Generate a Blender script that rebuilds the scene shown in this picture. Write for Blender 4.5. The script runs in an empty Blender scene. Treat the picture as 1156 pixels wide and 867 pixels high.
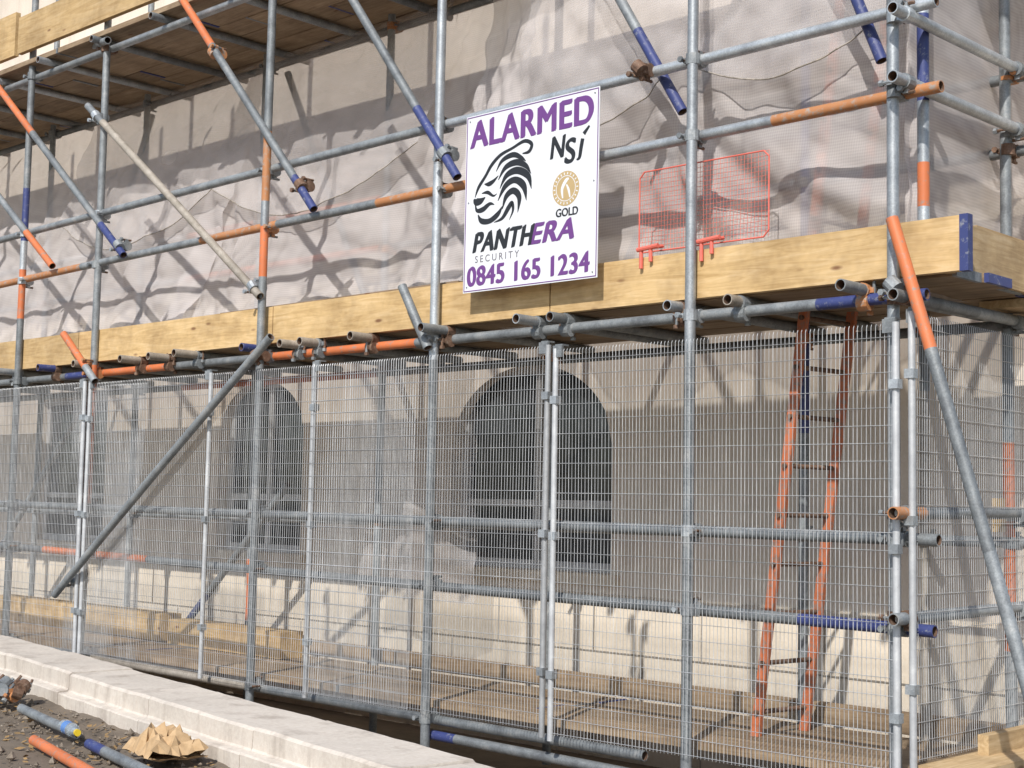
import bpy, math, random
from mathutils import Vector, noise, Matrix
random.seed(7)
S=bpy.context.scene
# ------------------------------------------------------------------ materials
def nt(name):
    m=bpy.data.materials.new(name); m.use_nodes=True
    n=m.node_tree; b=n.nodes['Principled BSDF']; return m,n,b
def N(n,t,**k):
    x=n.nodes.new(t)
    for a,v in k.items(): setattr(x,a,v)
    return x
def noise_node(n,scale,detail=3,rough=.6,vec=None,dist=0):
    x=N(n,'ShaderNodeTexNoise'); x.inputs['Scale'].default_value=scale
    x.inputs['Detail'].default_value=min(detail,4); x.inputs['Roughness'].default_value=rough
    x.inputs['Distortion'].default_value=dist
    if vec: n.links.new(vec,x.inputs['Vector'])
    return x
def ramp(n,fac,stops):
    r=N(n,'ShaderNodeValToRGB'); e=r.color_ramp.elements
    while len(e)<len(stops): e.new(.5)
    for i,(p,c) in enumerate(stops):
        e[i].position=p; e[i].color=(c if len(c)==4 else (*c,1))
    n.links.new(fac,r.inputs['Fac']); return r
def mixc(n,fac,a,b,mode='MIX'):
    x=N(n,'ShaderNodeMix',data_type='RGBA',blend_type=mode)
    for s,v in ((0,fac),(6,a),(7,b)):
        if isinstance(v,(int,float)): x.inputs[s].default_value=v
        elif isinstance(v,tuple): x.inputs[s].default_value=(*v,1) if len(v)==3 else v
        else: n.links.new(v,x.inputs[s])
    return x.outputs[2]
def coords(n,scale=(1,1,1),kind='Object'):
    t=N(n,'ShaderNodeTexCoord'); m=N(n,'ShaderNodeMapping'); m.inputs['Scale'].default_value=scale
    n.links.new(t.outputs[kind],m.inputs['Vector']); return m.outputs['Vector']
def tone(n,lo=.75,hi=1.15,attr='tone'):
    a=N(n,'ShaderNodeAttribute',attribute_name=attr)
    m=N(n,'ShaderNodeMapRange'); m.inputs['To Min'].default_value=lo; m.inputs['To Max'].default_value=hi
    n.links.new(a.outputs['Fac'],m.inputs['Value']); return m.outputs['Result']
def bump(n,b,h,strength=.3,dist=.01):
    x=N(n,'ShaderNodeBump'); x.inputs['Strength'].default_value=strength; x.inputs['Distance'].default_value=dist
    n.links.new(h,x.inputs['Height']); n.links.new(x.outputs['Normal'],b.inputs['Normal'])
def metal(name,c1,c2,c3,metallic=.55,rough=.5,scale=9,fine=True):
    m,n,b=nt(name); v=coords(n)
    a=noise_node(n,scale,4,.7,v); r=ramp(n,a.outputs['Fac'],[(.3,c1),(.55,c2),(.75,c3)]); col=r.outputs['Color']
    if fine:
        g=noise_node(n,120,1,.7,v); col=mixc(n,.35,col,g.outputs['Fac'],'OVERLAY')
    t=tone(n,.75,1.2); n.links.new(mixc(n,1.0,col,t,'MULTIPLY'),b.inputs['Base Color'])
    b.inputs['Metallic'].default_value=metallic; b.inputs['Roughness'].default_value=rough
    return m
def worn(name,paint,under,amount=.5,scale=26):
    m,n,b=nt(name); v=coords(n)
    a=noise_node(n,scale,4,.8,v); r=ramp(n,a.outputs['Fac'],[(amount-.04,(0,0,0)),(amount+.09,(1,1,1))])
    d=noise_node(n,4,3,.6,v); p=mixc(n,d.outputs['Fac'],tuple(x*.65 for x in paint),tuple(min(1,x*1.25) for x in paint))
    n.links.new(mixc(n,r.outputs['Color'],p,under),b.inputs['Base Color'])
    b.inputs['Roughness'].default_value=.55; return m
def wood(name,c1,c2,c3,sc=(1.2,14,14),rough=.75,tl=.7,th=1.15,knot=(.22,.11,.05),bmp=True):
    m,n,b=nt(name); v=coords(n,sc)
    a=noise_node(n,2.2,4,.7,v,1.2); r=ramp(n,a.outputs['Fac'],[(.25,c1),(.5,c2),(.75,c3)])
    col=r.outputs['Color']
    k=N(n,'ShaderNodeTexVoronoi'); k.inputs['Scale'].default_value=1.0
    n.links.new(coords(n,tuple(s*(.62 if s>5 else 2.6) for s in sc)),k.inputs['Vector'])
    kr=ramp(n,k.outputs['Distance'],[(.06,(1,1,1)),(.13,(0,0,0))])
    col=mixc(n,kr.outputs['Color'],col,knot)
    v2=coords(n); d=noise_node(n,3,4,.7,v2); dr=ramp(n,d.outputs['Fac'],[(.35,(.62,.59,.56)),(.6,(1,1,1))])
    col=mixc(n,.8,col,dr.outputs['Color'],'MULTIPLY')
    t=tone(n,tl,th); n.links.new(mixc(n,1.0,col,t,'MULTIPLY'),b.inputs['Base Color'])
    b.inputs['Roughness'].default_value=rough
    if bmp: bump(n,b,a.outputs['Fac'],.3,.004)
    return m
def plain(name,c,rough=.5,metallic=0,var=.12,scale=20):
    m,n,b=nt(name); v=coords(n); a=noise_node(n,scale,3,.6,v)
    n.links.new(mixc(n,a.outputs['Fac'],tuple(x*(1-var) for x in c),tuple(min(1,x*(1+var)) for x in c)),b.inputs['Base Color'])
    b.inputs['Roughness'].default_value=rough; b.inputs['Metallic'].default_value=metallic; return m
def stucco(name,c,dirt=(.25,.2,.16),amt=.5,bs=60,bmp=True):
    m,n,b=nt(name); v=coords(n)
    a=noise_node(n,.9,4,.7,v); g=noise_node(n,bs,3,.7,v)
    st=noise_node(n,1,4,.7,coords(n,(5,5,.5)))
    r=ramp(n,a.outputs['Fac'],[(.3,tuple(x*.8 for x in c)),(.6,c),(.8,tuple(min(1,x*1.1) for x in c))])
    sr=ramp(n,st.outputs['Fac'],[(.5,(0,0,0)),(.8,(amt,)*3)])
    col=mixc(n,sr.outputs['Color'],r.outputs['Color'],dirt)
    col=mixc(n,.25,col,g.outputs['Fac'],'OVERLAY')
    n.links.new(col,b.inputs['Base Color']); b.inputs['Roughness'].default_value=.9
    if bmp: bump(n,b,g.outputs['Fac'],.35,.006)
    return m
GALV=metal('galvanised_steel',(.32,.34,.36),(.44,.47,.49),(.58,.6,.61))
GALVD=metal('galvanised_steel_dull',(.15,.16,.17),(.26,.28,.29),(.38,.38,.37),.35,.6)
RUST=metal('rusty_steel',(.10,.06,.04),(.2,.12,.08),(.3,.25,.2),.3,.75,25)
TAN=metal('mortar_splashed_steel',(.25,.22,.18),(.36,.32,.27),(.46,.42,.37),.2,.7,12)
ORANGE=worn('worn_orange_paint',(.60,.17,.06),(.30,.22,.18),.58)
LADR=worn('ladder_orange_paint',(.52,.15,.06),(.26,.17,.13),.53)
BLUE=worn('worn_blue_paint',(.04,.055,.18),(.22,.23,.27),.60)
BRORANGE=worn('brown_orange_paint',(.46,.2,.08),(.34,.29,.25),.55)
WIRE=metal('galvanised_wire',(.36,.37,.38),(.48,.49,.5),(.62,.63,.63),.3,.5,9,False)
WOODL=wood('pale_timber',(.42,.27,.11),(.58,.4,.19),(.68,.5,.28),tl=.82,th=1.1)
WOODB=wood('weathered_timber',(.2,.135,.08),(.33,.235,.145),(.43,.33,.22),bmp=False)
WOODY=wood('timber_across',(.33,.22,.11),(.48,.34,.18),(.58,.44,.27),(14,1.2,14))
CREAM=stucco('cream_render',(.76,.67,.57),amt=.3,bmp=False)
CREAM2=stucco('cream_plinth_render',(.74,.65,.53),amt=.5)
KERB=stucco('pale_coping_stone',(.60,.54,.47),(.26,.21,.17),.8,40)
GROUND=stucco('bare_earth',(.17,.135,.1),(.06,.05,.04),.8,14)
STONE=metal('rubble_stone',(.1,.08,.06),(.22,.18,.14),(.4,.36,.3),0,.95,6)
FRAME=plain('window_frame_paint',(.55,.55,.55),.5)
REDM=plain('red_plastic_coat',(.70,.15,.11),.5)
SIGNW=plain('sign_white',(.72,.735,.76),.45,var=.04,scale=3)
PURP=plain('sign_purple',(.15,.05,.22),.45,var=.05)
BLACK=plain('sign_black',(.02,.021,.024),.45)
GREY=plain('sign_grey',(.16,.15,.17),.5)
GOLD=plain('sign_gold',(.48,.35,.17),.5)
ROOF=plain('slate',(.08,.08,.09),.8)
m,n,b=nt('window_glass'); b.inputs['Base Color'].default_value=(.05,.055,.06,1); b.inputs['Roughness'].default_value=.1
bump(n,b,noise_node(n,1.5,2,.5,coords(n)).outputs['Fac'],.2,.02); GLASS=m
m,n,b=nt('clear_plastic'); b.inputs['Base Color'].default_value=(.7,.78,.85,1); b.inputs['Roughness'].default_value=.1; b.inputs['Transmission Weight'].default_value=.7; BOTTLE=m
m,n,b=nt('brown_paper'); a=noise_node(n,25,4,.6,coords(n)); n.links.new(ramp(n,a.outputs['Fac'],[(.3,(.38,.25,.13)),(.7,(.52,.36,.2))]).outputs['Color'],b.inputs['Base Color']); b.inputs['Roughness'].default_value=.85; PAPER=m
def netmat(name,col,dens):
    m=bpy.data.materials.new(name); m.use_nodes=True; n=m.node_tree; n.nodes.clear()
    o=N(n,'ShaderNodeOutputMaterial')
    c=mixc(n,1.0,col,tone(n,.76,1.14,'soiling_and_fold_shade'),'MULTIPLY')  # mottled dirt plus fold shading painted into the net colour
    # knitted weave of the netting
    v=coords(n); w=N(n,'ShaderNodeTexWave'); w.bands_direction='X'; w.inputs['Scale'].default_value=26; w.inputs['Distortion'].default_value=1.2
    w2=N(n,'ShaderNodeTexWave'); w2.bands_direction='Z'; w2.inputs['Scale'].default_value=20; w2.inputs['Distortion'].default_value=1.2
    n.links.new(v,w.inputs['Vector']); n.links.new(v,w2.inputs['Vector'])
    wv=mixc(n,.5,w.outputs['Color'],w2.outputs['Color']); c=mixc(n,.22,c,wv,'MULTIPLY')
    d=N(n,'ShaderNodeBsdfDiffuse'); t=N(n,'ShaderNodeBsdfTranslucent'); tr=N(n,'ShaderNodeBsdfTransparent')
    n.links.new(c,d.inputs['Color']); n.links.new(c,t.inputs['Color'])
    m1=N(n,'ShaderNodeMixShader'); m1.inputs[0].default_value=.22
    n.links.new(d.outputs[0],m1.inputs[1]); n.links.new(t.outputs[0],m1.inputs[2])
    m2=N(n,'ShaderNodeMixShader'); m2.inputs[0].default_value=dens
    n.links.new(tr.outputs[0],m2.inputs[1]); n.links.new(m1.outputs[0],m2.inputs[2]); n.links.new(m2.outputs[0],o.inputs[0])
    return m
NET=netmat('debris_net_fabric',(.82,.765,.75),.56)
NET2=netmat('debris_net_fabric_thin',(.78,.73,.71),.34)
# ------------------------------------------------------------------ mesh builder
class MB:
    def __init__(s): s.v=[];s.f=[];s.m=[];s.t=[];s.sm=[];s.mats=[]
    def mi(s,mat):
        if mat not in s.mats: s.mats.append(mat)
        return s.mats.index(mat)
    def add(s,vs,fs,mat,smooth=False,tn=None):
        k=len(s.v); i=s.mi(mat); tn=random.random() if tn is None else tn
        s.v+= [tuple(x) for x in vs]
        for f in fs: s.f.append([k+j for j in f]); s.m.append(i); s.t.append(tn); s.sm.append(smooth)
    def box(s,x0,x1,y0,y1,z0,z1,mat,tn=None,M=None):
        vs=[Vector(p) for p in ((x0,y0,z0),(x1,y0,z0),(x1,y1,z0),(x0,y1,z0),(x0,y0,z1),(x1,y0,z1),(x1,y1,z1),(x0,y1,z1))]
        if M: vs=[M@p for p in vs]
        s.add(vs,[(0,3,2,1),(4,5,6,7),(0,1,5,4),(1,2,6,5),(2,3,7,6),(3,0,4,7)],mat,tn=tn)
    def rod(s,p0,p1,r,mat,n=4,caps=False,smooth=False,tn=None,r2=None):
        p0=Vector(p0);p1=Vector(p1);d=(p1-p0).normalized()
        u=d.cross(Vector((0,0,1)) if abs(d.z)<.9 else Vector((1,0,0))).normalized(); w=d.cross(u)
        r2=r if r2 is None else r2
        vs=[p0+(u*math.cos(2*math.pi*i/n)+w*math.sin(2*math.pi*i/n))*r for i in range(n)]
        vs+=[p1+(u*math.cos(2*math.pi*i/n)+w*math.sin(2*math.pi*i/n))*r2 for i in range(n)]
        fs=[(i,(i+1)%n,n+(i+1)%n,n+i) for i in range(n)]
        s.add(vs,fs,mat,smooth,tn)
        if caps: s.add(vs,[tuple(range(n-1,-1,-1)),tuple(range(n,2*n))],mat,False,tn)
    def obj(s,name,parent=None):
        me=bpy.data.meshes.new(name); me.from_pydata(s.v,[],s.f)
        for m in s.mats: me.materials.append(m)
        me.polygons.foreach_set('material_index',s.m); me.polygons.foreach_set('use_smooth',s.sm)
        a=me.attributes.new('tone','FLOAT','FACE'); a.data.foreach_set('value',s.t)
        me.update(); o=bpy.data.objects.new(name,me); S.collection.objects.link(o)
        if parent: o.parent=parent
        return o
def empty(name):
    o=bpy.data.objects.new(name,None); S.collection.objects.link(o); return o
TR=.027
def tube(name,p0,p1,segs=None,mat=None,parent=None,r=TR,n=16):
    """hollow scaffold tube; segs=[(end_fraction,material),...]"""
    b=MB(); p0=Vector(p0);p1=Vector(p1); L=(p1-p0).length; d=(p1-p0)/L
    u=d.cross(Vector((0,0,1)) if abs(d.z)<.9 else Vector((1,0,0))).normalized(); w=d.cross(u)
    bend=random.uniform(-.0012,.0012)*L; ba=random.random()*6.28
    segs=segs or [(1.0,mat or GALV)]; t0=0
    def ctr(t): return p0+d*L*t+(u*math.cos(ba)+w*math.sin(ba))*bend*math.sin(math.pi*t)*3
    for te,mt in segs:
        k=max(2,int((te-t0)*L/1.0)+1); tn=random.random(); vs=[]
        for j in range(k+1):
            c=ctr(t0+(te-t0)*j/k); vs+=[c+(u*math.cos(2*math.pi*i/n)+w*math.sin(2*math.pi*i/n))*r for i in range(n)]
        fs=[(j*n+i,j*n+(i+1)%n,(j+1)*n+(i+1)%n,(j+1)*n+i) for j in range(k) for i in range(n)]
        b.add(vs,fs,mt,True,tn); t0=te
    ri=r-.005
    for P,D,mt in ((p0,d,segs[0][1]),(p1,-d,segs[-1][1])):
        vs=[]
        for (rr,off) in ((r,0),(ri,0),(ri,.12)):
            vs+=[P+D*off+(u*math.cos(2*math.pi*i/n)+w*math.sin(2*math.pi*i/n))*rr for i in range(n)]
        b.add(vs,[(i,(i+1)%n,n+(i+1)%n,n+i) for i in range(n)],mt,False,.5)
        b.add(vs,[(n+i,n+(i+1)%n,2*n+(i+1)%n,2*n+i) for i in range(n)]+[tuple(2*n+i for i in range(n))],RUST,False,.1)
    return b.obj(name,parent)
CP=MB()
def coupler(p,ax1=(0,0,1),ax2=(1,0,0),off=(0,.054,0)):
    p=Vector(p); a1=Vector(ax1).normalized(); a2=Vector(ax2).normalized(); q=p+Vector(off)
    mt=random.choice([GALVD,GALVD,RUST,GALV,GALVD,BRORANGE])
    r=TR+.008
    CP.rod(p-a1*.027,p+a1*.027,r,mt,12,True); CP.rod(q-a2*.027,q+a2*.027,r,mt,12,True)
    o=Vector(off); o=o.normalized() if o.length>1e-4 else Vector((0,1,0))
    s=random.choice([-1,1])
    side=a1.cross(o).normalized()*s; side2=a2.cross(o).normalized()*random.choice([-1,1])
    for c,sd in ((p,side),(q,side2)):
        e=c+sd*(r+.012); CP.rod(e-o*.045,e+o*.04,.008,RUST if random.random()<.6 else GALVD,6,True)
        CP.rod(e-o*.048,e-o*.03,.015,mt,6,True)
        CP.box(-.012,.012,-.012,.012,-.012,.012,mt,M=Matrix.Translation(e-sd*.008))
    c=(p+q)/2; CP.box(-.025,.025,-.025,.025,-.025,.025,mt,M=Matrix.Translation(c))
# ------------------------------------------------------------------ scaffolding
SC=empty('scaffolding')
XS=[-3.12,-4.21,-6.0,-7.62,-9.69,-10.81,-12.4,-14.2]
std={ -3.12:[(1,GALV)], -4.21:[(.35,GALVD),(1,GALV)], -6.0:[(.36,GALVD),(.53,GALV),(.6,GALV),(1,GALV)],
 -7.62:[(.455,GALVD),(.505,ORANGE),(.53,GALV),(.60,BRORANGE),(1,GALVD)],
 -9.69:[(.23,GALVD),(.385,ORANGE),(.75,GALVD),(1,GALVD)],
 -10.81:[(.45,GALVD),(.51,ORANGE),(.545,GALV),(.61,BLUE),(1,GALVD)],
 -12.4:[(1,GALVD)],-14.2:[(.6,GALVD),(1,BLUE)]}
for x in XS:
    tube('front_standard',(x,0,.02),(x+random.uniform(-.01,.01),0,6.6),std[x],parent=SC)
inner=[(-3.10,[(.14,GALVD),(.29,ORANGE),(1,GALVD)]),(-3.54,[(.33,TAN),(1,GALVD)]),(-4.25,[(.3,GALVD),(1,BLUE)]),(-6.05,[(1,GALVD)]),(-7.65,[(1,GALVD)]),(-9.09,[(.1,GALVD),(.17,ORANGE),(1,GALVD)]),(-10.8,[(1,GALVD)]),(-12.4,[(1,GALVD)]),(-14.2,[(1,GALVD)])]
for x,sg in inner: tube('inner_standard',(x,1.06,.02),(x,1.06,6.6),sg,parent=SC)
tube('corner_standard',(-3.115,.245,2.62),(-3.115,.245,6.6),[(.08,GALV),(.13,ORANGE),(.2,GALV),(.3,BLUE),(1,GALV)],parent=SC)
Y1=.056
led=[((-15,3.60),(-2.95,3.79),[(.35,GALVD),(.75,GALVD),(1,GALV)]),
     ((-15,3.22),(-2.93,3.41),[(.28,GALVD),(.42,BRORANGE),(.55,GALVD),(.62,BRORANGE),(.70,GALVD),(.765,BRORANGE),(.88,GALV),(.93,GALV),(1,BRORANGE)]),
     ((-15,2.47),(-3.0,2.515),[(.4,GALVD),(.43,BLUE),(.52,ORANGE),(.60,GALVD),(.615,BLUE),(.73,ORANGE),(.955,GALVD),(1,BLUE)]),
     ((-15,1.54),(-2.95,1.47),[(.3,GALVD),(1,GALVD)]),
     ((-15,1.24),(-2.97,1.09),[(.38,GALVD),(.5,ORANGE),(.945,GALVD),(1,BLUE)]),
     ((-15,.50),(-4.5,.38),[(.5,GALVD),(.7,TAN),(1,GALVD)]),
     ((-6,.30),(-2.9,.26),[(.06,BLUE),(1,GALVD)])]
for i,(a,c,sg) in enumerate(led):
    tube('ledger',(a[0],Y1,a[1]),(c[0],Y1,c[1]),sg,parent=SC)
    for x in XS:
        if a[0]<x<c[0]:
            z=a[1]+(c[1]-a[1])*(x-a[0])/(c[0]-a[0]); coupler((x,0,z))
for z in (3.35,3.72,2.5,1.45,.4,4.95):
    tube('inner_ledger',(-15,1.06+Y1,z),(-2.95,1.06+Y1,z),[(.4,GALVD),(.6,random.choice([ORANGE,GALVD])),(1,GALVD)],parent=SC)
    for x,_ in inner: coupler((x,1.06,z))
tube('ledger',(-15,Y1,4.93),(-2.9,Y1,4.98),[(.45,GALVD),(1,GALV)],parent=SC)
for x in XS: coupler((x,0,4.95))
tx=[-3.3,-3.95,-4.3,-5.05,-5.25,-5.95,-6.6,-7.1,-7.3,-7.7,-8.4,-8.75,-9.1,-9.75,-10.3,-10.9,-11.4,-12,-12.7,-13.4]
for i,x in enumerate(tx):
    tube('transom',(x,-random.uniform(.06,.16),2.558),(x+random.uniform(-.04,.04),1.3,2.56),[(.12,BLUE if i in (9,14) else random.choice([GALVD,GALV,TAN])),(1,GALVD)],parent=SC)
    coupler((x,Y1,2.5),(1,0,0),(0,1,0),(0,0,.055))
x=-14.5
while x<-3:
    tube('transom',(x,-.12,5.0),(x,1.3,5.0),[(1,random.choice([GALVD,GALV,GALVD]))],parent=SC); x+=.8
for z,sg in ((3.74,[(1,GALV)]),(3.44,[(1,GALV)]),(2.50,[(.3,GALVD),(1,GALVD)]),(1.58,[(.1,BRORANGE),(1,GALVD)]),(1.14,[(1,GALVD)]),(.45,[(1,GALVD)])):
    tube('return_tube',(-3.065,-.12,z),(-3.045,2.4,z+.02),sg,parent=SC)
    coupler((-3.12,0,z),(0,0,1),(0,1,0),(.055,0,0)); coupler((-3.10,1.06,z),(0,0,1),(0,1,0),(.055,0,0))
YB=-.056
def br(a,c,sg,y=YB,y2=None): tube('brace',(a[0],y,a[1]),(c[0],y if y2 is None else y2,c[1]),sg,parent=SC)
br((-6.95,4.90),(-5.79,3.40),[(.7,GALVD),(1,BLUE)])
br((-8.8,5.28),(-7.06,3.38),[(.33,ORANGE),(.88,GALVD),(1,BLUE)])
br((-9.82,4.52),(-7.58,2.88),[(.1,GALVD),(.85,TAN),(1,TAN)])
br((-11.6,5.2),(-9.23,3.32),[(.4,ORANGE),(.86,GALVD),(1,BLUE)])
br((-12.4,4.9),(-10.24,3.34),[(.8,GALVD),(1,ORANGE)])
br((-7.36,2.60),(-9.86,.86),[(1,GALVD)],-.125)
br((-3.08,2.83),(-2.38,.50),[(.245,ORANGE),(.6,GALVD),(.9,GALVD),(1,BLUE)],-.10)
br((-5.1,4.76),(-4.36,3.56),[(.6,GALVD),(1,BLUE)],.12)
br((-3.75,4.8),(-3.25,3.6),[(1,BLUE)],.12)
br((-6.20,2.82),(-5.97,2.45),[(1,GALVD)],-.08)
br((-10.0,2.8),(-9.52,2.42),[(.7,ORANGE),(1,GALVD)],-.07)
br((-9.95,.5),(-8.6,1.7),[(.3,BLUE),(1,GALVD)],1.0)
br((-13.5,.5),(-11.5,2.4),[(1,GALVD)],1.0)
br((-11.2,5.3),(-9.5,4.95),[(.4,BRORANGE),(1,GALVD)],.5,-.1)
br((-5.6,2.7),(-4.4,4.9),[(1,GALVD)],1.0); br((-9.0,4.9),(-7.8,2.7),[(1,GALVD)],1.18); br((-12,2.7),(-10.9,4.9),[(1,GALVD)],1.18)
for p in [(-5.9,3.55),(-7.2,3.55),(-7.66,2.95),(-9.3,3.4),(-7.6,2.5),(-9.7,.97),(-3.1,2.55),(-4.5,3.77),(-9.69,4.42),(-6.0,2.5),(-9.69,2.55),(-8.2,4.6)]:
    coupler((p[0],YB,p[1]),(.6,0,-.6),(1,0,0),(0,.06,0))
CP.obj('couplers',SC)
B=MB()
B.box(-3.16,-3.11,.985,1.03,1.50,1.66,WOODL); B.obj('inspection_tag',SC)
B=MB()
def boards(zb,y0,count,x0,x1,mat,w=.225,gap=.008,t=.038):
    for i in range(count):
        x=x1-random.uniform(0,.12)
        while x>x0:
            L=random.choice([3.9,3.0,2.4]); xe=x-L
            dz=random.uniform(0,.006); B.box(xe,x-.01,y0+i*(w+gap),y0+i*(w+gap)+w,zb+dz,zb+t+dz,mat)
            B.box(x-.03,x-.008,y0+i*(w+gap)-.002,y0+i*(w+gap)+w+.002,zb+dz-.002,zb+t+dz+.002,BLUE if i%2 else GALVD)
            x=xe
boards(2.588,.10,5,-14.6,-2.84,WOODB)
boards(5.03,-.05,6,-15,-2.4,WOODB)
boards(.43,.14,4,-14,-3.0,WOODB)
B.obj('platform_boards',SC)
B=MB()
def toe(x0,x1,z0,z1,y=.032,mat=WOODL,t=.04,h=.235):
    vs=[]
    for x,z in ((x0,z0),(x1,z1)):
        vs+=[(x,y,z),(x,y+t,z),(x,y+t,z+h),(x,y,z+h)]
    B.add(vs,[(0,4,7,3),(1,2,6,5),(0,1,5,4),(3,7,6,2),(0,3,2,1),(4,5,6,7)],mat)
toe(-5.15,-2.84,2.592,2.60); B.box(-2.839,-2.80,.030,.074,2.597,2.838,BLUE)
toe(-7.55,-5.16,2.588,2.59); toe(-9.95,-7.56,2.583,2.588); toe(-12.3,-9.96,2.58,2.583); toe(-14.6,-12.31,2.575,2.58)
toe(-8.2,-5.9,2.60,2.61,.076,WOODB)
toe(-15,-10.95,5.13,5.13,-.09,WOODL,.04,.36); toe(-10.9,-6.8,5.13,5.13,-.09,WOODL,.04,.3)
toe(-6.7,-2.6,5.13,5.13,-.09,WOODL,.04,.3)
B.box(-2.93,-2.89,.08,2.3,2.60,2.83,WOODY); B.box(-2.98,-2.94,.4,2.6,2.66,2.86,WOODY)
B.box(-3.15,-2.72,.85,1.08,2.548,2.586,WOODY); B.box(-3.25,-2.75,1.12,1.34,2.56,2.60,WOODY)
B.obj('toe_boards',SC)
B=MB()
x=-14
while x<-3.2:
    L=random.uniform(2.4,3.9); B.box(x,min(x+L-.03,-3.2),1.14,1.24,.472,.472+random.uniform(.09,.13),WOODB); x+=L
B.box(-9.7,-8.3,.75,.95,.475,.66,WOODL); B.box(-12.6,-9.9,.8,1.0,.475,.68,WOODL)
B.obj('timber_baulks')
B=MB()
for i,(a,c) in enumerate(((0,1.3),(.05,1.25),(-.02,1.35))):
    B.box(-3.04,-2.8,.05+a,c,.36+.06*i,.415+.06*i,WOODY)
B.box(-3.0,-2.95,.5,2.2,.30,.62,WOODY)
B.obj('timber_stack')
# ------------------------------------------------------------------ mesh fence
def fence(name,x0,x1,y=-.055,z0=.44,z1=2.40,axis='X',sp=.0215,posts=True):
    b=MB(); W=x1-x0; ph=random.random()*6; amp=random.uniform(.008,.02); lean=random.uniform(-.01,.01)
    def P(u,z,o=0):
        bow=amp*math.sin(math.pi*(z-z0)/(z1-z0))*math.sin(math.pi*u/W+ph*.2)+lean*(z-z0)/2+.004*math.sin(5*u+ph)
        return Vector((x0+u,y+bow+o,z)) if axis=='X' else Vector((y-bow-o,x0+u,z))
    u=.02
    while u<W-.01:
        zs=[z0+(z1-z0)*k/5 for k in range(6)]
        tn=random.random(); j=random.uniform(-.0012,.0012)
        for k in range(5): b.rod(P(u+j,zs[k]),P(u+j,zs[k+1]),.0017,WIRE,4,tn=tn)
        b.rod(P(u+j,z1),P(u+j,z1+.012,.006),.0017,WIRE,4,tn=tn)
        u+=sp
    z=z0+.01
    while z<=z1+.001:
        k=6; tn=random.random()
        for i in range(k): b.rod(P(W*i/k,z,-.004),P(W*(i+1)/k,z,-.004),.0014,WIRE,4,tn=tn)
        z+=.0755
    if posts:
      for u in (.012,W-.012):
        b.rod(P(u,z0-.03),P(u,z1+.015),.016,WIRE,10,True,True)
        for zz in (z0+.3,z0+1.0,z1-.25):
            c=P(u,zz); b.box(-.022,.022,-.022,.02,-.02,.02,GALV,M=Matrix.Translation(c))
      for u in (.03,W-.04):
        c=P(u,z1); b.box(-.03,.03,-.012,.004,-.03,.03,GALVD,M=Matrix.Translation(c)); b.box(-.025,.025,0,.05,.03,.038,GALVD,M=Matrix.Translation(c))
    return b.obj(name)
fence('mesh_fence_panel',-5.03,-3.075,z0=.43,z1=2.375)
fence('mesh_fence_panel',-7.01,-5.07,z0=.44)
fence('mesh_fence_panel',-8.06,-6.05,y=-.085,z0=.44,z1=2.395,posts=False)
fence('mesh_fence_panel',-9.62,-8.08,z0=.45,z1=2.40)
fence('mesh_fence_panel',-9.9,-8.9,y=-.03,z0=.46,z1=2.38,posts=False)
fence('mesh_fence_panel',-11.65,-9.64,y=-.07,z0=.46,z1=2.41)
fence('mesh_fence_panel',-13.6,-11.67,z0=.46,z1=2.41)
fence('mesh_fence_panel',-.03,1.5,y=-3.03,z0=.55,z1=2.42,axis='Y')
# ------------------------------------------------------------------ ladder
b=MB()
def stile(y,a,c):
    a=Vector((a[0],y,a[1]));c=Vector((c[0],y,c[1])); d=(c-a).normalized(); M=Matrix.Translation(a)@d.to_track_quat('Z','Y').to_matrix().to_4x4()
    b.box(-.014,.014,-.024,.024,0,(c-a).length,LADR,M=M)
    return a,c
a1,c1=stile(.5,(-4.16,.47),(-3.69,4.1)); a2,c2=stile(.86,(-4.11,.47),(-3.64,4.1))
for i in range(15):
    t=(i+.5)/15; b.rod(a1.lerp(c1,t)-Vector((0,.03,0)),a2.lerp(c2,t)+Vector((0,.03,0)),.012,RUST,10,True,True)
b.obj('ladder')
# ------------------------------------------------------------------ red brick guard
b=MB()
def guard(x0,x1,z0,z1,y=.11):
    c=.03; pts=[(x0+c,z0),(x1-c,z0),(x1,z0+c),(x1,z1-c),(x1-c,z1),(x0+c,z1),(x0,z1-c),(x0,z0+c)]
    for i in range(8):
        p=pts[i];q=pts[(i+1)%8]; b.rod((p[0],y,p[1]),(q[0],y,q[1]),.004,REDM,8,True)
    x=x0+.02
    while x<x1: b.rod((x,y,z0),(x,y,z1),.0011,REDM); x+=.02
    z=z0+.03
    while z<z1: b.rod((x0,y+.003,z),(x1,y+.003,z),.0011,REDM); z+=.024
guard(-4.62,-3.84,2.87,3.285)
for x in (-4.50,-4.13):
    for dx in (-.03,.03):
        b.rod((x+dx,.11,2.89),(x+dx,.015,2.87),.009,REDM,8,True); b.rod((x+dx,.015,2.875),(x+dx,.015,2.77+(.03 if dx>0 else 0)),.010,REDM,8,True)
    b.rod((x-.05,.01,2.865),(x+.08,.01,2.875),.012,REDM,8,True)
b.obj('brick_guard')
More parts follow.
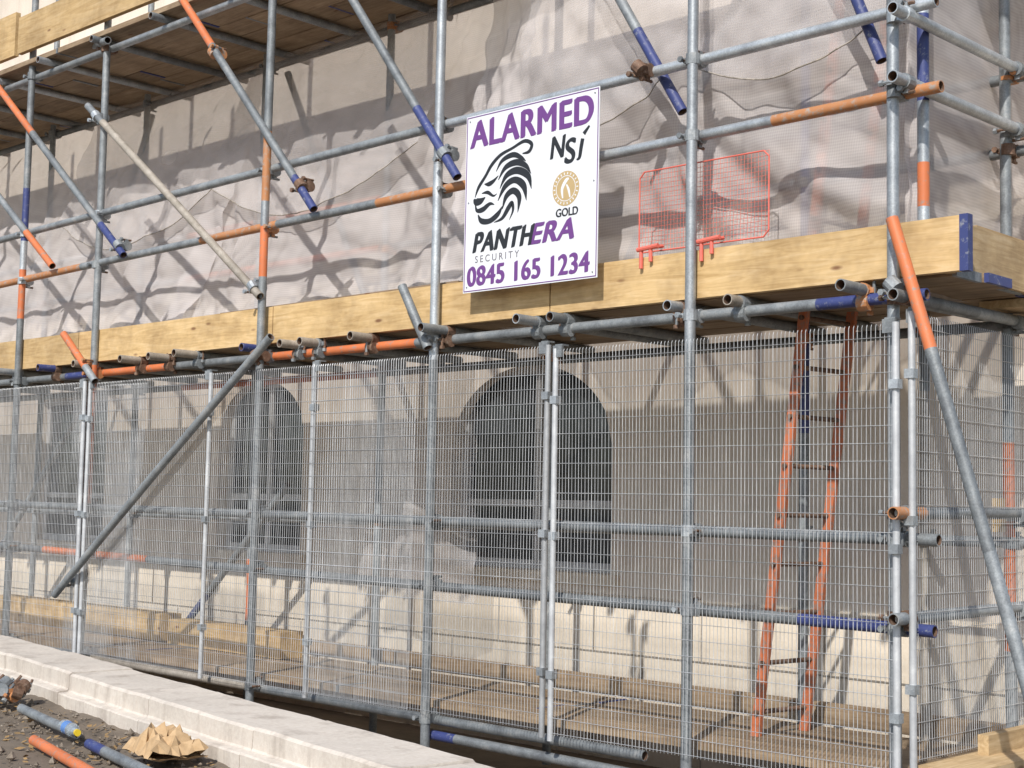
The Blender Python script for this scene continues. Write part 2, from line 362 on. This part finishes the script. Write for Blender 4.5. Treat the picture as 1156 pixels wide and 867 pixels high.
# ------------------------------------------------------------------ security sign
SG=empty('security_sign'); X0,X1,Z0,Z1=-5.705,-4.74,2.735,3.72; YS=-.075
b=MB(); b.box(X0,X1,YS,YS+.004,Z0,Z1,SIGNW); b.obj('sign_board',SG)
b=MB(); e=.006; w=.005; yy=YS-.0015
for q in ((X0+e,X1-e,Z0+e,Z0+e+w),(X0+e,X1-e,Z1-e-w,Z1-e),(X0+e,X0+e+w,Z0+e+w,Z1-e-w),(X1-e-w,X1-e,Z0+e+w,Z1-e-w)):
    b.box(q[0],q[1],yy,YS-.0002,q[2],q[3],PURP)
b.obj('sign_border',SG)
def text(name,s,x0,x1,zb,h,mat,shear=0,sp=1.0,fat=0.0):
    for k,dx in enumerate(([-fat,0,fat,fat*.5] if fat else [0])):
        c=bpy.data.curves.new(name,'FONT'); c.body=s; c.size=1; c.shear=shear; c.space_character=sp; c.extrude=.0004; c.materials.append(mat)
        o=bpy.data.objects.new(name,c); S.collection.objects.link(o); bpy.context.view_layer.update()
        bb=[Vector(v) for v in o.bound_box]; xa=min(v.x for v in bb); xb=max(v.x for v in bb); ya=min(v.y for v in bb); yb=max(v.y for v in bb)
        sx=(x1-x0)/(xb-xa); sy=h/(yb-ya)
        o.scale=(sx,sy,1); o.rotation_euler=(math.pi/2,0,0); o.location=(x0-xa*sx+dx,YS-.001-.00015*k,zb-ya*sy+dx*.5*(-1 if k==3 else 1)); o.parent=SG
text('text_alarmed','ALARMED',X0+.04,X1-.045,Z1-.18,.145,PURP,sp=1.08,fat=.0085)
text('text_panther','PANTH',X0+.075,X0+.525,Z1-.765,.105,BLACK,.25,1.08,.008)
text('text_era','ERA',X0+.50,X0+.80,Z1-.765,.105,PURP,.25,1.08,.008)
text('text_security','SECURITY',X0+.09,X0+.42,Z1-.825,.038,GREY,0,1.5)
text('text_phone','0845 165 1234',X0+.035,X1-.055,Z0+.035,.105,PURP,sp=1.05,fat=.006)
text('text_gold','GOLD',X0+.68,X0+.83,Z1-.645,.042,BLACK,fat=.002)
text('text_n','N',X0+.635,X0+.735,Z1-.33,.115,BLACK,.15,1,.005)
text('text_s','S',X0+.735,X0+.805,Z1-.37,.13,BLACK,.1,1,.005)
def ribbon(b,pts,mat,y=YS-.0012):
    P=[Vector(p) for p in pts]; out=[]
    for i in range(len(P)-1):
        p0=P[max(i-1,0)];p1=P[i];p2=P[i+1];p3=P[min(i+2,len(P)-1)]
        for k in range(8):
            t=k/8; out.append(.5*((2*p1)+(-p0+p2)*t+(2*p0-5*p1+4*p2-p3)*t*t+(-p0+3*p1-3*p2+p3)*t**3))
    out.append(P[-1]); vs=[]
    for i,p in enumerate(out):
        a=out[max(i-1,0)];c=out[min(i+1,len(out)-1)]; d=Vector((c.x-a.x,c.y-a.y)); d=d.normalized() if d.length>0 else Vector((1,0))
        nn=Vector((-d.y,d.x))*max(p.z,.001)
        vs+=[(p.x+nn.x,y,p.y+nn.y),(p.x-nn.x,y,p.y-nn.y)]
    b.add(vs,[(2*i,2*i+2,2*i+3,2*i+1) for i in range(len(out)-1)],mat)
b=MB()
lx,lz,lw,lh=X0+.07,Z1-.215,.44,.41
def st(*p): ribbon(b,[(lx+u*lw,lz-v*lh,w*.5) for u,v,w in p],BLACK,YS-.0012)
st((.02,.60,.004),(.08,.47,.02),(.2,.33,.02),(.3,.2,.022),(.45,.09,.02),(.65,.03,.016),(.85,-.03,.02),(.97,.03,.022),(.93,.12,.02),(.82,.13,.006))
st((.0,.62,.01),(.04,.66,.04),(.12,.66,.035),(.2,.62,.006))
st((.03,.70,.008),(.06,.78,.02),(.16,.78,.03),(.28,.72,.02),(.36,.74,.004))
st((.08,.84,.006),(.14,.93,.03),(.28,.95,.03),(.42,.88,.03),(.5,.78,.005))
st((.18,.44,.004),(.26,.45,.026),(.34,.42,.02),(.42,.36,.004))
st((.14,.56,.004),(.24,.56,.02),(.34,.62,.012),(.4,.6,.003))
st((.38,.3,.004),(.48,.17,.022),(.66,.12,.03),(.8,.18,.022),(.88,.24,.003))
st((.42,.42,.004),(.54,.27,.028),(.72,.23,.036),(.88,.3,.028),(.97,.42,.003))
st((.45,.54,.004),(.56,.38,.03),(.74,.34,.04),(.92,.44,.036),(.98,.62,.003))
st((.42,.7,.004),(.54,.52,.032),(.7,.46,.036),(.85,.56,.04),(.9,.76,.003))
st((.5,.82,.004),(.56,.66,.03),(.68,.6,.036),(.78,.7,.034),(.76,.9,.003))
st((.36,.98,.003),(.5,.94,.02),(.6,.82,.03),(.66,.76,.024),(.68,.86,.016),(.62,.98,.003))
ribbon(b,[(X0+.815,Z1-.36,.004),(X0+.835,Z1-.35,.010),(X0+.845,Z1-.30,.012),(X0+.855,Z1-.255,.012)],BLACK)
ribbon(b,[(X0+.862,Z1-.232,.012),(X0+.90,Z1-.195,.006)],BLACK)
b.obj('panther_head_logo',SG)
b=MB(); cx,cz=X0+.745,Z1-.50
def ring(r0,r1,y,mat,n=40):
    vs=[]
    for i in range(n):
        a=2*math.pi*i/n; vs+=[(cx+math.cos(a)*r0,y,cz+math.sin(a)*r0),(cx+math.cos(a)*r1,y,cz+math.sin(a)*r1)]
    b.add(vs,[(2*i,(2*i+2)%(2*n),(2*i+3)%(2*n),2*i+1) for i in range(n)],mat)
ring(0,.092,YS-.0011,GOLD); ring(.064,.068,YS-.0016,SIGNW)
for i in range(22):
    a=2*math.pi*i/22; b.box(-.003,.003,-.0002,.0002,-.006,.006,SIGNW,M=Matrix.Translation((cx+math.cos(a)*.079,YS-.0016,cz+math.sin(a)*.079))@Matrix.Rotation(-(a+math.pi/2),4,'Y'))
ribbon(b,[(cx-.02,cz-.05,.004),(cx-.025,cz,.009),(cx,cz+.04,.010),(cx+.02,cz+.05,.005)],SIGNW,YS-.0017)
ribbon(b,[(cx+.03,cz-.05,.004),(cx+.02,cz-.01,.007),(cx+.005,cz+.02,.004)],SIGNW,YS-.0018)
b.obj('gold_medal_logo',SG)
b=MB()
for x in (X0+.03,X1-.03):
    for z in (Z1-.03,Z0+.5,Z0+.03): b.rod((x,YS-.004,z),(x,YS,z),.004,GALVD,8,True)
b.obj('fixings',SG)
# ------------------------------------------------------------------ debris netting
def net(name,x0,x1,zt,zb,yf,mat,nx=240,nz=110,amp=.07,seed=0,side=None,hem=None):
    b=MB(); vs=[]; sh=[]
    for j in range(nz+1):
        for i in range(nx+1):
            x=x0+(x1-x0)*i/nx; s=j/nz; z=zt+((hem(x) if hem else zb)-zt)*s
            q=noise.noise(Vector((x*.9+seed,z*.7,seed)))
            f=noise.noise(Vector((x*2.2+z*1.4+q*2+seed,z*.8-x*.3,3)))+.5*noise.noise(Vector((x*5+z*4+q*3,z*2-x,seed+7)))
            rg=1-abs(noise.noise(Vector((x*1.3-z*1.1+q*1.5,z*1.6+x*.4,seed+11))))*2
            rg2=1-abs(noise.noise(Vector((x*2.3-z*2.6+q*2.5,z*2.6+x*1.4,seed+19))))*2
            rg3=1-abs(noise.noise(Vector((x*6-z*3+q*5,z*9+x*2,seed+29))))*2
            dy=amp*(f*.9+rg*.5+rg2*.5+rg3*.15)
            zz=z+(.05*math.sin(x*2.1+seed)+.03*noise.noise(Vector((x*3,seed,0))))*(1 if s>.97 and not hem else 0)
            # fold shade painted in as darker colour along the creases; a doubled selvedge runs along each width
            fold_shade=max(0,rg2-.72)*1.2
            sh.append(.55+.4*noise.noise(Vector((x*2+seed,z*3,1)))+.3*noise.noise(Vector((x*9,z*14,seed)))-fold_shade+(.3 if (z*1.1+.03*q)%1<.02 else 0))
            if side is None: vs.append((x,yf(x,z)+dy,zz))
            else: vs.append((side-dy*.4,x,zz))
    fs=[(j*(nx+1)+i,j*(nx+1)+i+1,(j+1)*(nx+1)+i+1,(j+1)*(nx+1)+i) for j in range(nz) for i in range(nx)]
    b.add(vs,fs,mat,True,.5)
    if hem:
        for i in range(nx): b.rod(vs[nz*(nx+1)+i],vs[nz*(nx+1)+i+1],.004,TAN,6,False,True)
    o=b.obj(name); me=o.data
    at=me.attributes.new('soiling_and_fold_shade','FLOAT','POINT'); at.data.foreach_set('value',sh+[.5]*(len(me.vertices)-len(sh)))
    return o
def yf(x,z):
    s=max(0,min(1,(z-2.6)/2.4)); k=max(0,min(1,(x+7.2)/2.2)); k=k*k*(3-2*k)
    return .27+(.86*(1-k)+.10*k)*s**.8
net('debris_netting',-15.5,-9.2,5.0,2.62,yf,NET,seed=1.3)
net('debris_netting',-9.6,-5.9,5.0,2.60,lambda x,z:yf(x,z)+.03,NET,seed=5.1)
net('debris_netting',-6.5,-3.17,5.0,2.62,yf,NET,seed=9.7,amp=.065)
net('debris_netting',.27,2.6,5.0,2.62,None,NET,seed=3.7,side=-3.19,nx=90)
net('debris_netting',-5.75,-3.2,5.0,0,lambda x,z:yf(x,z)-.13,NET2,seed=41,amp=.05,nz=50,nx=120,
    hem=lambda x:3.80-.22*math.sin(math.pi*((x+5.75)/1.28%1))+.12*(x+5.75)/2.5)
net('debris_netting',-11.6,-7.0,5.0,0,lambda x,z:yf(x,z)-.10,NET2,seed=47,amp=.06,nz=50,nx=150,
    hem=lambda x:3.95-.35*math.sin(math.pi*((x+11.6)/2.3%1)))
net('debris_netting',-8.0,-6.9,2.5,.95,lambda x,z:.95+.25*abs(math.sin(x*3)),NET2,nx=80,seed=31,amp=.09)
# ------------------------------------------------------------------ building
BD=empty('cream_building')
b=MB(); YW=1.7
ops=[(-13.6,-12.3,1.15,2.55),(-10.47,-9.32,1.16,2.58),(-7.6,-6.1,1.15,2.56)]
xs=sorted({-24,-2.3,*[o[0] for o in ops],*[o[1] for o in ops]}); zs=sorted({.0,1.15,1.16,2.55,2.56,2.58,7.6})
for i in range(len(xs)-1):
    for j in range(len(zs)-1):
        cx=(xs[i]+xs[i+1])/2; cz=(zs[j]+zs[j+1])/2
        if any(o[0]<cx<o[1] and o[2]<cz<o[3] for o in ops): continue
        b.box(xs[i],xs[i+1],YW,YW+.3,zs[j],zs[j+1],CREAM,tn=.5)
b.box(-2.6,-2.3,YW+.3,10,0,7.6,CREAM); b.box(-24,-23.7,YW+.3,10,0,7.6,CREAM); b.box(-23.7,-2.6,9.7,10,0,7.6,CREAM)
# arched heads: spandrels filling the corners of the openings
for (x0,x1,z1,rise) in ((-10.47,-9.32,2.58,.45),(-7.6,-6.1,2.56,.58)):
    xc=(x0+x1)/2; hw=(x1-x0)/2; K=24
    for i in range(K):
        xa=x0+(x1-x0)*i/K; xb=x0+(x1-x0)*(i+1)/K
        za=z1-rise+rise*math.sqrt(max(0,1-((xa-xc)/hw)**2))*.98; zb=z1-rise+rise*math.sqrt(max(0,1-((xb-xc)/hw)**2))*.98
        vs=[(xa,YW+.002,za),(xb,YW+.002,zb),(xb,YW+.002,z1),(xa,YW+.002,z1),(xa,YW+.095,za),(xb,YW+.095,zb),(xb,YW+.095,z1),(xa,YW+.095,z1)]
        b.add(vs,[(0,1,2,3),(0,4,5,1),(5,4,7,6)],CREAM,tn=.5)
b.obj('walls',BD)
b=MB()
def prism(pr,x0,x1,mat):
    k=len(pr); vs=[(x0,y,z) for y,z in pr]+[(x1,y,z) for y,z in pr]
    b.add(vs,[(i,k+i,k+(i+1)%k,(i+1)%k) for i in range(k)]+[tuple(range(k-1,-1,-1)),tuple(range(k,2*k))],mat,tn=.5)
prism([(1.698,0),(1.60,0),(1.60,.96),(1.625,.99),(1.698,1.02)],-24,-2.2,CREAM2)
prism([(1.698,3.0),(1.56,3.02),(1.52,3.12),(1.56,3.22),(1.698,3.25)],-24,-2.2,CREAM2)
prism([(1.698,4.15),(1.6,4.17),(1.58,4.25),(1.698,4.3)],-24,-2.2,CREAM2)
prism([(1.698,5.75),(1.5,5.8),(1.45,6.0),(1.698,6.05)],-24,-2.2,CREAM2)
prism([(1.698,7.2),(1.4,7.3),(1.35,7.6),(1.698,7.65)],-24,-2.2,CREAM2)
for x in (-5.2,-8.6,-11.3): b.box(x,x+.45,1.61,1.69,3.26,4.14,CREAM2)
b.obj('plinth_and_string_courses',BD)
b=MB()
for z in (.35,.66): b.box(-24,-2.25,1.594,1.599,z,z+.008,TAN)
for j,z in enumerate((.04,.362,.672)):
    x=-24+(.4 if j%2 else 0)
    while x<-2.5: b.box(x,x+.007,1.594,1.599,z,z+.285,TAN); x+=.85
b.obj('plinth_joints',BD)
b=MB()
for (x0,x1,z0,z1) in ops:
    w=.06; ya,yb=YW+.1,YW+.17
    b.box(x0,x0+w,ya,yb,z0,z1,FRAME); b.box(x1-w,x1,ya,yb,z0,z1,FRAME)
    b.box(x0+w,x1-w,ya,yb,z0,z0+w,FRAME); b.box(x0+w,x1-w,ya,yb,z1-w,z1,FRAME)
    b.box((x0+x1)/2-.025,(x0+x1)/2+.025,ya+.003,yb,z0+w,z1-w,FRAME)
    zm=z0+(z1-z0)*.3; b.box(x0+w,(x0+x1)/2-.025,ya+.004,yb,zm,zm+.05,FRAME); b.box((x0+x1)/2+.025,x1-w,ya+.004,yb,zm,zm+.05,FRAME)
    b.box(x0-.08,x1+.08,YW-.05,YW+.1,z0-.07,z0-.003,CREAM2)
b.obj('window_frames',BD)
b=MB()
for (x0,x1,z0,z1) in ops: b.box(x0+.03,x1-.03,YW+.13,YW+.14,z0+.03,z1-.03,GLASS)
b.obj('window_glass',BD)
b=MB(); b.add([(-24.2,1.3,7.66),(-2.1,1.3,7.66),(-2.1,10.2,7.66),(-24.2,10.2,7.66),(-21,5.7,9.6),(-5.5,5.7,9.6)],[(0,1,5,4),(1,2,5),(2,3,4,5),(3,0,4),(0,3,2,1)],ROOF); b.obj('roof',BD)
# ------------------------------------------------------------------ coping wall + ground
D=Vector((.984,-.178,0)); Nn=Vector((-.178,-.984,0)); O=Vector((-9.88,-.52,0))
b=MB()
pr=[(0,0),(0,.585),(.015,.6),(.365,.597),(.38,.585),(.38,.505),(.387,.497),(.43,.492),(.438,.485),(.438,.30),(.438,0)]
ts=[-9+1.15*i for i in range(18)]
for a in range(len(ts)-1):
    k=len(pr); t0,t1=ts[a],ts[a+1]-.008; jit=random.uniform(-.006,.006); sub=14
    vs=[]
    for q in range(sub+1):
        t=t0+(t1-t0)*q/sub
        for s,z in pr:
            w=.006*noise.noise(Vector((t*4,s*5,z*9)))+.004*noise.noise(Vector((t*17,s*15,z*19)))
            vs.append(O+D*t+Nn*(s+w)+Vector((0,0,z+(jit+w)*(z>.4))))
    fs=[(q*k+i,(q+1)*k+i,(q+1)*k+(i+1)%k,q*k+(i+1)%k) for q in range(sub) for i in range(k)]
    b.add(vs,fs+[tuple(range(k-1,-1,-1)),tuple(range(sub*k,(sub+1)*k))],KERB)
b.obj('coping_wall')
b=MB(); b.add([(-150,-150,0),(150,-150,0),(150,150,0),(-150,150,0)],[(0,1,2,3)],GROUND); b.obj('ground')
b=MB(); nu,nv=260,90; vs=[]
for j in range(nv+1):
    for i in range(nu+1):
        t=-9+19*i/nu; s=.42+7*(j/nv)**1.5
        p=O+D*t+Nn*s; h=.40+.02*noise.noise(p*2.5)+.014*noise.noise(p*9)+.006*noise.noise(p*30)+(.03*math.exp(-(s-.42)*6))
        if s>7: h=.0
        vs.append((p.x,p.y,h))
b.add(vs,[(j*(nu+1)+i,j*(nu+1)+i+1,(j+1)*(nu+1)+i+1,(j+1)*(nu+1)+i) for j in range(nv) for i in range(nu)],GROUND,True,.5)
b.obj('earth_bank')
b=MB()
LEAF=plain('dry_leaf',(.3,.19,.08),.8,var=.3)
for i in range(4000):
    t=random.uniform(-3,7); s=.48+abs(random.gauss(0,.7)); p=O+D*t+Nn*s; r=random.choice([.004,.006,.008,.012,.022 if random.random()<.3 else .006])
    p.z=.41+.03*math.exp(-(s-.42)*6)+r*.3
    if random.random()<.25:
        a=random.random()*6.28; L=random.uniform(.01,.03); u=Vector((math.cos(a),math.sin(a),random.uniform(-.2,.4)))*L; w=Vector((-u.y,u.x,random.uniform(-.005,.01)))*.5; p.z+=.004
        b.add([p-u,p+w,p+u,p-w],[(0,3,2,1)],LEAF)
    else:
        dirs=[(1,0,0),(-1,0,0),(0,1,0),(0,-1,0),(0,0,1),(0,0,-1)]
        vs=[p+Vector(d)*r*random.uniform(.6,1.3) for d in dirs]
        b.add(vs,[(0,2,4),(2,1,4),(1,3,4),(3,0,4),(2,0,5),(1,2,5),(3,1,5),(0,3,5)],STONE)
b.obj('rubble')
def loose(name,px,py,ang,L,sg,z=.45):
    d=Vector((math.cos(ang),math.sin(ang),0)); p=Vector((px,py,z)); tube(name,p,p+d*L,sg,r=.024)
loose('loose_scaffold_tube',-7.3,-1.72,-.22,.95,[(1,GALVD)],.455)
loose('loose_scaffold_tube',-6.35,-2.16,-.25,1.8,[(1,ORANGE)],.45)
loose('loose_scaffold_tube',-6.1,-2.02,-.22,1.5,[(.15,BLUE),(1,GALVD)],.45)
CP=MB()
for i in range(9):
    coupler((-7.7+random.uniform(-.16,.16),-1.62+random.uniform(-.08,.06),.46+random.uniform(0,.06)),(random.uniform(-1,1),random.uniform(-1,1),.2),(random.uniform(-1,1),1,random.uniform(-.3,.6)),(random.uniform(-.03,.03),.03,.03))
CP.obj('pile_of_couplers')
b=MB(); P=Vector((-6.5,-1.92,.475)); d=Vector((.95,-.25,0)).normalized()
LAB=plain('bottle_label',(.1,.22,.5),.4)
prof=[(0,.02),(.004,.032),(.05,.033),(.055,.031),(.12,.031),(.125,.033),(.16,.031),(.19,.018),(.2,.013),(.215,.013)]
for (a,ra),(c,rc) in zip(prof,prof[1:]): b.rod(P+d*a,P+d*c,ra,LAB if .05<=a<.12 else BOTTLE,20,False,True,r2=rc)
YEL=plain('yellow_plastic',(.7,.5,.03),.4)
b.rod(P+d*.215,P+d*.235,.016,YEL,16,True); b.obj('plastic_bottle')
# crumpled paper bag: two creased, flat-shaded sheets joined round the rim
b=MB(); nx,ny=13,9
def sheet(zs,sd):
    vs=[]; rnd=random.Random(sd)
    for j in range(ny+1):
        for i in range(nx+1):
            u=i/nx*2-1; v=j/ny*2-1; e=max(abs(u),abs(v)); prof=max(0,1-e**3)
            rr=random.Random(i*31+j*7) if e>.99 else rnd
            x=u*.18+rr.uniform(-.014,.014)*(1 if e<.99 else 1.6); y=v*.12+rr.uniform(-.012,.012)
            z=.03+prof*(zs+rnd.uniform(-.035,.035)*(zs>0))+(.035 if u>.7 and zs>0 else 0)*abs(v)+rr.uniform(0,.012)
            vs.append(Vector((-5.62+x*.95+y*.25,-1.93+y-x*.2,.43+max(z,0))))
    fs=[]
    for j in range(ny):
        for i in range(nx):
            q=j*(nx+1)+i
            fs+= [(q,q+1,q+nx+2),(q,q+nx+2,q+nx+1)] if (i+j)%2 else [(q,q+1,q+nx+1),(q+1,q+nx+2,q+nx+1)]
    b.add(vs,fs,PAPER)
sheet(.10,3); sheet(-.02,5)
b.obj('crumpled_paper_bag')
# ------------------------------------------------------------------ light, sky, camera
el,az=math.radians(41),math.radians(24)   # sun from front, to the right
sd=Vector((math.sin(az)*math.cos(el),-math.cos(az)*math.cos(el),math.sin(el)))
l=bpy.data.lights.new('sun','SUN'); l.energy=4.5; l.angle=math.radians(.8); l.color=(1,.96,.9)
o=bpy.data.objects.new('sun',l); S.collection.objects.link(o); o.rotation_euler=sd.to_track_quat('Z','Y').to_euler()
W=bpy.data.worlds.new('World'); S.world=W; W.use_nodes=True; n=W.node_tree
sk=n.nodes.new('ShaderNodeTexSky'); sk.sky_type='NISHITA'; sk.sun_disc=False; sk.sun_elevation=el; sk.sun_rotation=math.pi-az
bg=n.nodes['Background']; bg.inputs['Strength'].default_value=.15; n.links.new(sk.outputs[0],bg.inputs['Color'])
S.view_settings.view_transform='Standard'; S.view_settings.look='None'; S.view_settings.exposure=0
a=math.radians(46.3); p=math.radians(4.75); r=.02
h=Vector((-math.cos(a),math.sin(a),0)); R=Vector((math.sin(a),math.cos(a),0)); U=Vector((0,0,1))
f=h*math.cos(p)+U*math.sin(p); up=U*math.cos(p)-h*math.sin(p)
R2=R*math.cos(r)+up*math.sin(r); U2=up*math.cos(r)-R*math.sin(r)
cam=bpy.data.cameras.new('camera'); cam.sensor_width=36; cam.lens=1650/1156*36; cam.clip_end=500
co=bpy.data.objects.new('camera',cam); S.collection.objects.link(co)
M=Matrix((R2,U2,-f)).transposed().to_4x4(); M.translation=Vector((0,-5.64,1.58)); co.matrix_world=M
S.camera=co
